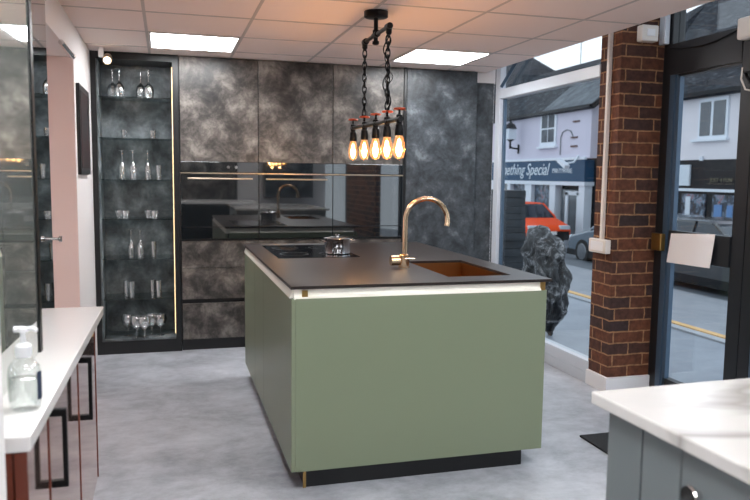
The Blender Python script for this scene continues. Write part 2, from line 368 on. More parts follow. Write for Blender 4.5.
# glazing behind the camera side
w2 = struct('window_2', MB().box(XD, XD+.09, 2.1, 2.2, 0, 2.56).box(XD, XD+.09, .6, .7, 0, 2.56).box(XD, XD+.09, -1.0, -.9, 0, 2.56).box(XD, XD+.09, YF, 3.225, 0, .12)
            .box(XD, XD+.09, YF, 3.225, 2.045, 2.235).box(XD, XD+.09, YF, 3.225, 2.47, 2.56), 'framedark')
MB().box(XD+.04, XD+.048, YF, 3.225, .12, 2.045).box(XD+.04, XD+.048, YF, 3.225, 2.235, 2.47).build('window_pane', 'glass', w2)
MB().box(XD-.01, XD+.05, 3.12, 3.21, .12, 2.045).build('stile', 'frameblue', w2)

# things on the pillar
cond = tag(MB().box(2.728, 2.753, 4.172, 4.197, 1.0, 2.5).build('cable_conduit', 'plastic', bevel=.003), 'thin white cable conduit running down the side of the brick pillar', 'conduit')
so = MB().box(2.712, 2.753, 4.10, 4.295, .91, 1.0).build('socket_box', 'plastic', bevel=.005)
tag(so, 'white surface socket box at the foot of the conduit on the brick pillar', 'socket')
MB().box(2.708, 2.712, 4.13, 4.265, .925, .985).build('face_plate', 'white', so)
al = MB().box(2.855, 2.975, 4.02, 4.079, 2.25, 2.35).build('alarm_sensor', 'plastic', bevel=.008)
tag(al, 'small white alarm sensor box high on the brick pillar', 'sensor')
MB().box(2.885, 2.945, 4.012, 4.02, 2.28, 2.325).build('lens', 'white', al, bevel=.004)
tag(MB().box(3.02, 3.056, 4.02, 4.079, 2.24, 2.5).build('corner_trunking', 'upvc', bevel=.004), 'short white trunking strip at the top corner of the brick pillar above the door header', 'trunking')
# door closer box and cables
dc = thing('door_closer', (3.0, 3.27, 2.13), 'cream door closer box with dark arm at the top right of the door', 'door closer')
MB().box(2.95, 3.064, 3.13, 3.335, 2.14, 2.255).build('housing', 'plastic', dc, bevel=.012)
MB().box(3.0, 3.062, 3.24, 3.335, 1.97, 2.14).build('bracket', 'framedark', dc, bevel=.006)
MB().tube([(3.02, 3.335, 2.18), (3.02, 3.36, 2.14), (3.02, 3.35, 2.05), (3.02, 3.33, 1.97), (3.02, 3.29, 1.92), (3.02, 3.25, 1.93)], .009).build('cable', 'blackmetal', dc, smooth=True)
MB().tube([(3.0, 3.33, 2.0), (3.0, 3.335, 1.94), (3.0, 3.30, 1.88), (3.0, 3.26, 1.87)], .005).build('cable', 'plastic', dc, smooth=True)
cb = []
for i in range(17):
    t = i/16; cb.append((XD-.018, 4.0-.66*t, 2.21-.045*math.sin(PI*t)+.035*t))
tag(MB().tube(cb, .0035, n=6).build('loose_cable', 'blackmetal', smooth=True), 'thin loose cable sagging across the dark header above the door', 'cable')

# ================================================================== BACK WALL UNITS
YC = 5.864
dcab = thing('display_cabinet', (-.23, 6.05, 0), 'tall open dark display cabinet with glass shelves in the back left corner', 'cabinet')
MB().box(-.528, -.49, YC, 6.24, 0, H-.002).build('side_panel', 'black', dcab)
MB().box(.055, .10, YC, 6.24, 0, H-.002).build('side_panel', 'black', dcab)
MB().box(-.49, .055, YC, 6.24, 2.235, H-.002).build('top_panel', 'black', dcab)
MB().box(-.49, .055, YC, 6.24, 0, .10).build('plinth', 'black', dcab)
MB().box(-.49, .055, 6.19, 6.24, .10, 2.235).build('back_panel', 'stone3', dcab)
MB().box(-.49, -.478, YC+.03, 6.19, .10, 2.235).box(-.478, .055, YC+.02, 6.19, .10, .115).build('lining', 'stone3', dcab)
SH = [1.965, 1.658, 1.345, 1.043, .735, .424]
for z in SH: MB().box(-.477, .046, YC+.03, 6.19, z-.006, z).build('shelf', 'shelfglass', dcab)
MB().box(.049, .055, YC+.02, YC+.026, .14, 2.2).build('led_strip', 'ledstrip', dcab)

cols = [(.107, .703), (.709, 1.303), (1.309, 1.905)]
cl = ['left-hand dark stone tall unit next to the display cabinet', 'middle dark stone tall unit between two others like it', 'right-hand dark stone tall unit behind the hanging bulbs']
for i, (a, b_) in enumerate(cols):
    c = thing('tall_cabinet', ((a+b_)/2, 6.05, 0), cl[i], 'cabinet', 'tall oven housing units')
    st = 'stone'
    MB().box(a-.003, b_+.003, YC+.022, 6.24, 0.0, H-.002).build('carcass', 'black', c)
    MB().box(a, b_, YC, YC+.02, 1.492, H-.006).build('door', st, c, bevel=.0015)
    MB().box(a, b_, YC, YC+.02, .658, .868).build('drawer', st, c, bevel=.0015)
    MB().box(a, b_, YC, YC+.02, .41, .654).build('drawer', st, c, bevel=.0015)
    MB().box(a, b_, YC, YC+.02, .09, .375).build('drawer', st, c, bevel=.0015)
MB_ch = MB().box(1.910, 1.930, YC-.004, 6.24, 0, H-.002).build('black_upright', 'black'); tag(MB_ch, 'slim black upright post between the ovens and the tall stone panel', 'post')
tp = thing('larder_cabinet', (2.235, 6.05, 0), 'full-height dark marbled larder unit behind the kitchen tap', 'cabinet')
MB().box(1.933, 2.563, YC+.022, 6.24, 0, H-.002).build('carcass', 'black', tp)
MB().box(1.935, 2.563, YC, YC+.02, .09, H-.006).build('door', 'stone2', tp, bevel=.0015)

ol = ['left built-in black glass oven above the drawers', 'middle built-in black glass oven in the oven bank', 'right built-in black glass appliance beside the black upright']
for i, (a, b_) in enumerate(cols):
    o = thing('built_in_oven', ((a+b_)/2, YC, .88), ol[i], 'oven')
    if i == 2: b_ = 1.905
    MB().box(a, b_, YC-.012, YC+.02, 1.408, 1.488).build('control_panel', 'ovenglass', o, bevel=.001)
    MB().box(a, b_, YC-.012, YC+.02, .982, 1.392).build('door', 'ovenglass', o, bevel=.001)
    MB().box(a, b_, YC-.012, YC+.02, .888, .978).build('warming_drawer', 'ovenglass', o, bevel=.001)
    MB().box(a, b_, YC-.016, YC+.02, 1.396, 1.404).build('trim_strip', 'champagne', o)
    if i < 2:
        h = MB().box(a+.05, b_-.05, YC-.052, YC-.040, 1.352, 1.364).build('handle', 'champagne', o, bevel=.003)
        for xs in (a+.07, b_-.085): MB().box(xs, xs+.015, YC-.042, YC-.012, 1.353, 1.363).build('standoff', 'champagne', h)
        for dx in (.36, .42) if i == 0 else (.10, .16):
            MB().lathe([(.012, -.014), (.012, 0)], (a+dx, YC-.012, 1.448), axis='Y', n=16).build('control_knob', 'chrome', o, smooth=True)

# glasses ------------------------------------------------------------
def wine_glass(inv=True, kind='wine'):
    r = thing('wine_glass', (0, 0, 0), 'x', 'glass')
    if kind == 'wine': prof = [(.030, 0), (.0295, .0012), (.004, .006), (.0035, .075), (.010, .085), (.028, .10), (.036, .125), (.034, .155), (.029, .175)]
    elif kind == 'flute': prof = [(.028, 0), (.0275, .0012), (.004, .006), (.0035, .07), (.012, .082), (.022, .11), (.024, .15), (.021, .185)]
    else: prof = [(.030, 0), (.0295, .0012), (.004, .006), (.0035, .05), (.012, .058), (.034, .075), (.044, .105), (.040, .13), (.036, .14)]
    prof = [(rr*1.12, hh*1.2) for rr, hh in prof]; top = prof[-1][1]; i1 = 3
    base = prof[:i1+1]; bowl = prof[i1:]
    inner = [(max(0, rr-.0015), hh) for rr, hh in bowl[::-1]][:-1]
    fl = (lambda p: [(rr, top-hh) for rr, hh in p]) if inv else (lambda p: p)
    MB().lathe(fl(base), n=18).build('stem', 'tumbler', r, smooth=True)
    MB().lathe(fl(bowl+inner), n=18, cap=False).build('bowl', 'tumbler', r, smooth=True)
    return r
def tumbler(r0, r1, h, name='tumbler'):
    prof = [(0.001, 0), (r0, 0), ((r0+r1)/2*1.04, h*.5), (r1, h), (r1-.002, h), ((r0+r1)/2*1.04-.002, h*.5), (r0-.003, .006), (.001, .006)]
    return MB().lathe(prof, n=18, cap=False).build(name, 'tumbler', smooth=True, origin=(0, 0, 0))
YG = 6.0
def gx(px): # shelf x for a picture column seen on the glass row
    return (px-123.0)/119.5*1.0*.985-.318+.0
def row(proto, spots, z, labels, group, cat='glass'):
    for i, (px, dy) in enumerate(spots):
        loc = (gx(px), YG+dy, z)
        if i == 0: o = proto; o.location = loc; o['_abs'] = loc
        else: o = dup(proto, loc, 'x')
        o['label'] = labels[i]; o['group'] = group; o['category'] = cat
row(wine_glass(True), [(115, 0), (121.5, -.06), (140, 0), (147, -.06)], SH[0], ['upside-down wine glass, leftmost on the top glass shelf', 'upside-down wine glass, second from left on the top glass shelf', 'upside-down wine glass, third from left on the top glass shelf', 'upside-down wine glass, rightmost on the top glass shelf'], 'wine glasses on the top shelf')
row(tumbler(.020, .027, .065), [(124.5, 0), (150, 0)], SH[1], ['small clear tumbler, left one on the second shelf down', 'small clear tumbler, right one on the second shelf down'], 'tumblers on the second shelf')
row(wine_glass(True, 'flute'), [(122, 0), (132, -.04), (145, 0)], SH[2], ['upside-down flute glass, leftmost on the third shelf down', 'upside-down flute glass, middle one on the third shelf down', 'upside-down flute glass, third from left on the third shelf down'], 'flutes on the third shelf')
row(tumbler(.020, .024, .11, 'highball_glass'), [(155, 0)], SH[2], ['straight highball glass, rightmost on the third shelf down'], 'glasses on the third shelf')
row(tumbler(.018, .036, .06, 'dessert_glass'), [(119, 0), (124.5, -.06), (145, 0), (150.5, -.06)], SH[3], ['flared dessert glass, leftmost on the fourth shelf down', 'flared dessert glass, second from left on the fourth shelf down', 'flared dessert glass, third from left on the fourth shelf down', 'flared dessert glass, rightmost on the fourth shelf down'], 'dessert glasses on the fourth shelf')
row(wine_glass(True, 'flute'), [(128.5, 0), (137, -.03)], SH[4], ['upside-down flute, left one on the fifth shelf down', 'upside-down flute, right one on the fifth shelf down'], 'flutes on the fifth shelf')
row(tumbler(.018, .023, .125, 'highball_glass'), [(149, 0)], SH[4], ['tall straight highball glass, rightmost on the fifth shelf down'], 'highball on the fifth shelf')
row(tumbler(.017, .024, .13, 'highball_glass'), [(123.5, 0), (128.5, -.06), (147.5, 0), (153, -.06)], SH[5], ['tall highball glass, leftmost on the lowest glass shelf', 'tall highball glass, second from left on the lowest glass shelf', 'tall highball glass, third from left on the lowest glass shelf', 'tall highball glass, rightmost on the lowest glass shelf'], 'highballs on the lowest shelf')
row(wine_glass(False, 'balloon'), [(124, 0), (132, -.08), (139.5, -.1), (146, 0), (154, -.03)], .115, ['upright balloon wine glass, leftmost on the cabinet floor', 'upright balloon wine glass, second from left on the cabinet floor', 'upright balloon wine glass in the middle of the cabinet floor', 'upright balloon wine glass, second from right on the cabinet floor', 'upright balloon wine glass, rightmost on the cabinet floor'], 'balloon glasses on the cabinet floor')

# ================================================================== ISLAND
IX0, IX1, IY0, IY1 = .506, 1.733, 3.064, 5.02
isl = thing('kitchen_island', (1.12, 4.04, 0), 'large sage green kitchen island with a thin dark worktop', 'kitchen island')
sx0, sx1, sy0, sy1 = 1.285, 1.615, 3.225, 3.865
zt0, zt1 = .907, .92
MB().box(IX0-.003, sx0, IY0-.005, IY1, zt0, zt1).box(sx1, IX1+.012, IY0-.005, IY1, zt0, zt1).box(sx0, sx1, IY0-.005, sy0, zt0, zt1).box(sx0, sx1, sy1, IY1, zt0, zt1).build('worktop', 'worktop', isl)
MB().box(IX0+.018, IX1-.012, IY0, IY0+.02, .095, .865).build('front_panel', 'green', isl, bevel=.0015)
ys = [IY0+.002, 4.02, 4.42, IY1-.005]
for k in range(3): MB().box(IX0, IX0+.02, ys[k]+(0 if k == 0 else .003), ys[k+1], .095, .865).build('side_panel', 'green', isl, bevel=.0015)
MB().box(IX1-.02, IX1, IY0+.02, IY1-.005, .095, .865).build('side_panel', 'green', isl, bevel=.0015)
MB().box(IX0+.03, IX1-.03, IY1-.02, IY1, .095, .865).build('back_panel', 'green', isl)
MB().box(IX0+.045, IX1-.045, IY0+.045, IY1-.03, .095, .70).box(IX0+.045, IX0+.06, IY0+.045, IY1-.03, .70, .907).box(IX1-.06, IX1-.045, IY0+.045, IY1-.03, .70, .907).build('carcass', 'black', isl)
# handle channel: sloping cream rail under the worktop, all round
def rail(mb, p0, p1, inward, prof=None):
    x0, y0 = p0; x1, y1 = p1; ix, iy = inward; b = mb.b
    prof = prof or [(.0, .862), (.0, .868), (.004, .872), (.012, .878), (.014, .884), (.014, .907), (.044, .907), (.044, .862)]
    A = [b.verts.new((x0+ix*d, y0+iy*d, z)) for d, z in prof]; B = [b.verts.new((x1+ix*d, y1+iy*d, z)) for d, z in prof]
    b.faces.new(A); b.faces.new(B[::-1])
    for i in range(len(prof)): b.faces.new((A[i], A[(i+1) % len(prof)], B[(i+1) % len(prof)], B[i]))
for p0, p1, n_ in (((IX0+.012, IY0+.001), (IX1-.04, IY0+.001), (0, 1)), ((IX0+.001, IY0+.035), (IX0+.001, IY1-.005), (1, 0.0)), ((IX0+.04, IY1-.001), (IX1-.04, IY1-.001), (0, -1))):
    r = MB(); rail(r, p0, p1, n_, [(-.003, .862), (-.003, .868), (.010, .905), (.044, .907), (.044, .862)] if n_[0] == 1 else None); ro = r.build('handle_rail', 'rail', isl)
MB().box(IX1-.04, IX1-.018, IY0+.004, IY0+.03, .866, .905).build('rail_end_cap', 'gold', isl)
MB().box(IX0+.047, IX0+.072, IY0+.004, IY0+.014, .872, .900).build('rail_end_cap', 'gold', isl)
MB().box(.575, 1.645, 3.12, 4.96, 0, .095).build('plinth', 'black', isl)
MB().box(.567, .580, 3.112, 3.125, 0, .095).build('plinth_corner', 'gold', isl)
# sink
sk = thing('undermount_sink', (1.45, 3.545, .72), 'copper undermount sink set in the dark island worktop', 'sink')
t = .004
MB().box(sx0-t, sx0+.0, sy0, sy1, .72, zt0).box(sx1, sx1+t, sy0, sy1, .72, zt0).box(sx0, sx1, sy0-t, sy0, .72, zt0).box(sx0, sx1, sy1, sy1+t, .72, zt0).box(sx0-t, sx1+t, sy0-t, sy1+t, .715, .72).build('basin', 'copper', sk)
MB().lathe([(.045, .7201), (.045, .7235), (.036, .7245), (.03, .722)], (1.45, 3.545, 0), n=24).build('drain', 'copper', sk, smooth=True)
# tap
tpx, tpy = 1.185, 3.6
tapo = thing('kitchen_tap', (tpx, tpy, .92), 'copper-toned swan neck kitchen tap beside the sink', 'tap')
MB().lathe([(.030, .92), (.030, .925), (.0275, .926), (.0275, .985), (.018, .992)], (tpx, tpy, 0), n=24).build('body', 'brass', tapo, smooth=True)
pts = [(tpx+.004, tpy, .985), (tpx+.004, tpy, 1.165)]
R_ = .112
for i in range(1, 19):
    a = PI-i*(PI*1.09)/18; pts.append((tpx+.004+R_+R_*math.cos(a), tpy-.0015*i, 1.168+R_*math.sin(a)))
MB().tube(pts, [.0138]*(len(pts)-2)+[.0148, .0148], n=14).build('spout', 'brass', tapo, smooth=True)
kb = MB().lathe([(.026, -.072), (.026, -.026)], (tpx, tpy, .957), axis='X', n=24).build('valve_knob', 'brass', tapo, smooth=True)
MB().box(tpx-.008, tpx+.05, tpy-.033, tpy-.018, .966, .972).build('lever', 'brass', tapo, bevel=.002)
# hob
hob = thing('induction_hob', (.84, 4.5, .92), 'black glass induction hob in the island worktop', 'hob')
MB().box(.605, 1.085, 4.12, 4.87, .9201, .9235).build('glass_top', 'blackglass', hob, bevel=.001)
for cx, cy in ((.73, 4.32), (.73, 4.68), (.97, 4.68), (.97, 4.32)): MB().torus((cx, cy, .9236), .085, .0005, Matrix.Identity(3), n=40, k=4).build('zone_marking', 'framedark', hob)
# pot
pot = thing('saucepan', (.99, 4.30, .924), 'shiny steel saucepan with lid standing on the black hob', 'saucepan')
P = (.99, 4.30)
MB().lathe([(.072, .9240), (.078, .928), (.079, 1.012), (.083, 1.017), (.082, 1.019), (.077, 1.015), (.076, .93), (.001, .93)], (*P, 0), n=36).build('body', 'steel', pot, smooth=True)
ld = MB().lathe([(.082, 1.0185), (.081, 1.021), (.05, 1.026), (.006, 1.029)], (*P, 0), n=36).build('lid', 'steel', pot, smooth=True)
MB().lathe([(.006, 1.028), (.006, 1.034), (.014, 1.037), (.014, 1.041), (.004, 1.043)], (*P, 0), n=20).build('knob', 'chrome', ld, smooth=True)
for s in (-1, 1):
    MB().tube([(P[0]+s*.078, P[1]-.03, 1.0), (P[0]+s*.10, P[1]-.028, 1.004), (P[0]+s*.108, P[1], 1.006), (P[0]+s*.10, P[1]+.028, 1.004), (P[0]+s*.078, P[1]+.03, 1.0)], .004, n=8).build('handle', 'chrome', pot, smooth=True)

# ================================================================== PENDANT
PX = 1.12
pd = thing('pendant_light', (PX, 3.96, H), 'black industrial pipe pendant with five glowing filament bulbs on chains', 'pendant light')
MB().lathe([(.066, H-.001), (.066, H-.03), (.06, H-.034), (.012, H-.036)], (PX, 3.96, 0), n=28).build('ceiling_rose', 'blackmetal', pd, smooth=True)
MB().lathe([(.012, H-.034), (.012, 2.13), (.019, 2.13), (.019, 2.115), (.010, 2.11)], (PX, 3.96, 0), n=14).lathe([(.018, 2.19), (.018, 2.17)], (PX, 3.96, 0), n=14).build('stem', 'blackmetal', pd, smooth=True)
MB().lathe([(.011, 3.71), (.011, 4.19)], (PX, 0, 2.165), axis='Y', n=14).lathe([(.017, 3.925), (.017, 3.995)], (PX, 0, 2.165), axis='Y', n=14) \
    .lathe([(.016, 3.69), (.018, 3.70), (.018, 3.74)], (PX, 0, 2.165), axis='Y', n=14).lathe([(.018, 4.16), (.018, 4.20), (.016, 4.21)], (PX, 0, 2.165), axis='Y', n=14) \
    .lathe([(.016, 2.165), (.016, 2.13), (.008, 2.12)], (PX, 3.712, 0), n=12).lathe([(.016, 2.165), (.016, 2.13), (.008, 2.12)], (PX, 4.19, 0), n=12).build('cross_pipe', 'blackmetal', pd, smooth=True)
for cy in (3.725, 4.19):
    ch = MB(); z = 2.115; k = 0
    while z > 1.735:
        rot = Matrix.Rotation(PI/2, 3, 'X') if k % 2 == 0 else Matrix.Rotation(PI/2, 3, 'Z') @ Matrix.Rotation(PI/2, 3, 'X')
        e = Matrix.Diagonal((1, 2.0, 1))
        ch.torus((PX, cy, z-.016), 0.0115, .0036, rot @ e, n=14, k=6); z -= .034; k += 1
    ch.build('chain', 'blackmetal', pd, smooth=True)
cb = []
for i in range(40):
    t = i/39; cb.append((PX+.016*math.sin(t*17), 3.725+.02*math.cos(t*15)-.01+(.02*math.sin(t*5)), 2.14-.42*t))
MB().tube(cb, .003, n=6).build('cable', 'blackmetal', pd, smooth=True)
cb = [(PX+.014*math.cos(a/30*2*PI*2.1)-.008, 3.725+.012*math.sin(a/30*2*PI*1.7), 2.13-.36*a/30) for a in range(31)]
MB().tube(cb, .0035, n=6).build('cable', 'blackmetal', pd, smooth=True)
cb = [(PX+.02*math.sin(a/30*2*PI*1.5)+.01, 3.725+.03*math.cos(a/30*2*PI*1.2), 1.95-.2*a/30) for a in range(31)]
MB().tube(cb, .0028, n=6).build('cable', 'blackmetal', pd, smooth=True)
MB().tube([(PX, 3.50, 1.677), (PX, 4.46, 1.688)], .0115, n=14).build('lower_pipe', 'blackmetal', pd, smooth=True)
for i, y in enumerate((4.45, 4.18, 3.94, 3.722, 3.51)):
    dzb = -.0028*i
    MB().lathe([(.006, 1.735), (.006, 1.712), (.017, 1.708), (.017, 1.70), (.015, 1.698), (.015, 1.665), (.020, 1.66), (.020, 1.648), (.0215, 1.642), (.0235, 1.615), (.021, 1.606)], (PX, y, dzb), n=16) \
        .lathe([(.015, y-.026), (.015, y+.026)], (PX, 0, 1.688+dzb), axis='Y', n=12).build('socket', 'blackmetal', pd, smooth=True)
    vh = MB().torus((PX, y, 1.738+dzb), .026, .005, Matrix.Identity(3), n=20, k=6)
    for k in range(2): vh.tube([(PX+.026*math.cos(k*PI/2), y+.026*math.sin(k*PI/2), 1.738+dzb), (PX-.026*math.cos(k*PI/2), y-.026*math.sin(k*PI/2), 1.738+dzb)], .004, n=6)
    vh.lathe([(.006, 1.732), (.006, 1.745)], (PX, y, dzb), n=10)
    vh.build('valve_wheel', 'red', pd, smooth=True)
    bl = MB().lathe([(.016, 1.610), (.020, 1.598), (.026, 1.575), (.0300, 1.548), (.0300, 1.528), (.026, 1.508), (.018, 1.494), (.001, 1.489)], (PX, y, dzb), n=24).build('bulb', 'bulbglass', pd, smooth=True)
    fl = MB()
    fl.lathe([(.004, 1.590), (.009, 1.578), (.0125, 1.555), (.0145, 1.528), (.011, 1.510), (.003, 1.502)], (PX, y, dzb), n=14)
    fl.build('filament', 'filament', bl, smooth=True)
    ll = bpy.data.lights.new('bulb_light', 'POINT'); ll.energy = BULB_POWER; ll.color = (1, .58, .28); ll.shadow_soft_size = .02
    lo = bpy.data.objects.new('bulb_light', ll); COL.objects.link(lo); lo.parent = pd; lo.location = (0, y-3.96, 1.54-H+dzb)

# ================================================================== CEILING LIGHTS
def ceiling_light(cx, cy, label):
    c = thing('ceiling_light', (cx, cy, H), label, 'ceiling light', 'square ceiling light panels')
    f = MB(); e = .288
    for (a, b1, c1, d) in ((-e, e, -e, -e+.012), (-e, e, e-.012, e), (-e, -e+.012, -e, e), (e-.012, e, -e, e)): f.box(cx+a, cx+b1, cy+c1, cy+d, H-.006, H-.0005)
    f.build('frame', 'white', c)
    MB().box(cx-e+.012, cx+e-.012, cy-e+.012, cy+e-.012, H-.005, H-.001).build('diffuser', 'panel', c)
ceiling_light(.194, 5.275, 'lit square ceiling panel nearest the display cabinet')
ceiling_light(1.994, 5.275, 'lit square ceiling panel on the right beyond the pendant')
for k, (cx, cy) in enumerate(((.194, 1.675), (1.994, 1.675), (.194, -.125), (1.994, -.125), (.194, -1.925), (1.994, -1.925))):  # panels out of view, added as fill light for the room
    ceiling_light(cx, cy, 'added fill light panel, out of view over the front of the showroom')

sp = thing('ceiling_spotlight', (-.43, 5.71, H), 'small white ceiling spotlight glowing warm above the display cabinet', 'spotlight')
MB().box(-.455, -.42, 5.68, 5.74, 2.22, H-.001).build('bracket', 'white', sp, bevel=.004)
hd = MB().lathe([(.020, 0), (.030, .01), (.033, .05), (.033, .075)], (0, 0, 0), n=24); bmesh.ops.rotate(hd.b, verts=hd.b.verts[:], cent=(0, 0, 0), matrix=Matrix.Rotation(math.radians(118), 3, 'X'))
bmesh.ops.translate(hd.b, verts=hd.b.verts[:], vec=(-.396, 5.77, 2.235)); hd.build('lamp_head', 'champagne', sp, smooth=True)
ls = MB().lathe([(.024, .0755), (.024, .078)], (0, 0, 0), n=24); bmesh.ops.rotate(ls.b, verts=ls.b.verts[:], cent=(0, 0, 0), matrix=Matrix.Rotation(math.radians(118), 3, 'X'))
bmesh.ops.translate(ls.b, verts=ls.b.verts[:], vec=(-.396, 5.77, 2.235)); ls.build('lens', 'spotface', sp, smooth=True)

# ================================================================== LEFT WALL THINGS
pf = thing('wall_picture', (XL+.01, 5.26, 1.35), 'dark framed picture hanging on the white left wall beside the display cabinet', 'picture')
MB().box(XL+.001, XL+.022, 4.92, 5.50, 1.38, 1.945).build('frame', 'black', pf, bevel=.003)
MB().box(XL+.022, XL+.024, 4.96, 5.46, 1.42, 1.905).build('canvas', 'art', pf)
tag(MB().tube([(XL+.02, 4.15, 2.06), (XL+.02, 4.60, 2.06)], .014, n=14).tube([(XL+.02, 4.60, 2.06), (XL+.02, 4.62, 2.06)], .018, n=14).build('door_track', 'chrome', smooth=True), 'short shiny tube fixed above the pink opening in the left wall', 'rail')
md = thing('mirrored_door', (XL+.05, 3.05, 0), 'tall smoked mirror door leaf beside the pink opening reflecting the glass shelves', 'door')
MB().box(XL+.02, XL+.056, 2.78, 3.385, 0.01, 2.27).build('leaf', 'mirrordark', md)
MB().lathe([(.006, 0), (.006, .025), (.013, .03), (.013, .04)], (XL+.056, 3.36, 1.11), axis='X', n=16).build('door_knob', 'chrome', md, smooth=True)
# mirror panel standing on the counter
mp = thing('counter_mirror', (-.34, 1.8, .92), 'large framed mirror panel standing on the white counter behind the soap bottle', 'mirror')
rt = Matrix.Rotation(math.radians(-1.5), 3, 'Z')
MB().box(-.345, -.328, 1.36, 2.05, .921, 2.27, rot=rt, piv=(-.33, 2.05, 1)).build('glass_panel', 'mirror', mp)
MB().box(-.349, -.324, 2.052, 2.085, .921, 2.27).build('upright', 'blackmetal', mp)
tag(MB().box(-.60, -.276, 1.27, 1.350, 0, H-.002).build('partition_end', 'wall'), 'white partition end at the far left edge of the view', 'partition')

# counter
ct = MB(); ct.prism([(-.528, 1.395), (-.243, 1.395), (-.222, 2.735), (-.528, 2.735)], 'Z', .890, .92)
tag(ct.build('white_worktop', 'quartz', bevel=.003), 'narrow white counter top along the left wall under the soap bottle', 'worktop')
cabn = thing('low_cabinet', (-.38, 2.0, 0), 'bronze mirror-fronted low cabinet under the white counter', 'cabinet')
XF = -.253
MB().box(-.525, XF-.022, 1.40, 2.70, .30, .889).build('carcass', 'rust', cabn)
MB().box(-.50, XF-.05, 1.43, 2.66, 0, .30).build('plinth', 'black', cabn)
dy = [1.402, 1.66, 2.20, 2.715]
for k in range(3):
    a, b_ = dy[k]+.003, dy[k+1]-.003
    d = MB().box(XF-.02, XF, a, b_, .305, .888).build('door', 'bronze', cabn, bevel=.002)
    if k != 3:
        pass
for y_ in (1.400, 1.655, 2.196, 2.706): MB().box(XF-.019, XF+.002, y_, y_+.008, .305, .888).build('door_edge', 'rust', cabn)
for yh, z0, z1 in ((1.69, .712, .865), (2.24, .682, .845)):
    MB().box(XF+.024, XF+.034, yh-.008, yh+.008, z0, z1).box(XF, XF+.034, yh-.008, yh+.008, z0-.012, z0+.004).box(XF, XF+.034, yh-.008, yh+.008, z1-.004, z1+.012).build('handle', 'blackmetal', cabn, bevel=.002)

# soap bottle
sb = thing('soap_dispenser', (-.278, 1.565, .92), 'clear plastic pump soap bottle on the white counter', 'bottle')
S = (-.2785, 1.56)
def oval(prof, mat, name, parent, sy=1.0):
    m = MB().lathe(prof, (0, 0, 0), n=28)
    bmesh.ops.scale(m.b, verts=m.b.verts[:], vec=(1, sy, 1)); bmesh.ops.translate(m.b, verts=m.b.verts[:], vec=(S[0], S[1], 0)); return m.build(name, mat, parent, smooth=True)
oval([(.026, .9205), (.0295, .925), (.031, .95), (.031, .99), (.029, 1.008), (.020, 1.020), (.013, 1.026), (.012, 1.032)], 'bottle', 'bottle_body', sb, .75)
liq = glassy('soap_liquid', (.93, .94, .93), .03); M['liq'] = liq
oval([(.024, .923), (.0275, .928), (.0285, .95), (.0285, .985), (.001, .986)], 'liq', 'soap', sb, .72)
oval([(.0145, 1.028), (.0155, 1.030), (.0155, 1.050), (.012, 1.054), (.006, 1.056), (.005, 1.075), (.010, 1.078), (.010, 1.086), (.004, 1.088)], 'white', 'pump_collar', sb)
MB().tube([(S[0]-.002, S[1], 1.083), (S[0]+.018, S[1], 1.084), (S[0]+.026, S[1]-.004, 1.080)], .0045, n=8).tube([(S[0]+.002, S[1], 1.083), (S[0]-.016, S[1], 1.083)], .006, n=8).build('pump_nozzle', 'white', sb, smooth=True)
lb = MB().lathe([(.0315, .942), (.0315, .998)], (0, 0, 0), n=40, cap=False)
dead = [f for f in lb.b.faces if not (-.6 < math.atan2(f.calc_center_median().y, f.calc_center_median().x) < .2)]
bmesh.ops.delete(lb.b, geom=dead, context='FACES'); bmesh.ops.scale(lb.b, verts=lb.b.verts[:], vec=(1, .76, 1)); bmesh.ops.translate(lb.b, verts=lb.b.verts[:], vec=(S[0], S[1], 0))
lb.build('bottle_label', 'tealight', sb)

# ================================================================== RIGHT FOREGROUND UNIT
rtp = MB(); rtp.prism([(.907, 1.402), (.945, -.30), (2.2, -.30), (2.25, 1.43)], 'Z', .892, .92)
tag(rtp.build('marble_worktop', 'marble', bevel=.004), 'white veined marble worktop in the right foreground', 'worktop')
rc = thing('grey_base_unit', (1.35, 1.0, 0), 'grey painted base unit under the marble worktop', 'cabinet')
MB().prism([(.945, 1.375), (.975, -.26), (2.15, -.26), (2.2, 1.39)], 'Z', .08, .891).build('carcass', 'greycab', rc)
for k, (a, b_) in enumerate(((1.372, 1.255), (1.25, 1.135), (1.13, .55))):
    MB().prism([(.936+.0*k, a), (.945, a), (.945, b_), (.936, b_)], 'Z', .09, .886).build('panel_board', 'greycab', rc, bevel=.002)
MB().prism([(1.0, 1.32), (1.03, -.2), (2.1, -.2), (2.1, 1.34)], 'Z', 0, .08).build('plinth', 'black', rc)
MB().lathe([(.019, -.026), (.021, -.022), (.019, -.014), (.008, -.010), (.008, 0)], (.936, 1.08, .815), axis='X', n=24).build('door_knob', 'chrome', rc, smooth=True)

# mat
tag(MB().box(2.13, 2.75, 2.45, 3.385, .0005, .012).build('door_mat', 'rubber', bevel=.003), 'black rubber door mat on the concrete floor', 'mat')

p2 = MB().box(2.97, 3.06, -.5, 1.25, .10, 2.56).build('brick_pillar', 'brick'); tag(p2, 'unseen dark brick pier added to darken the right-hand oven reflection', 'pillar')  # invented pier, darkens part of what the oven glass reflects
MB().box(2.95, 3.06, -.52, 1.27, 0, .10).build('pillar_base', 'white', p2)
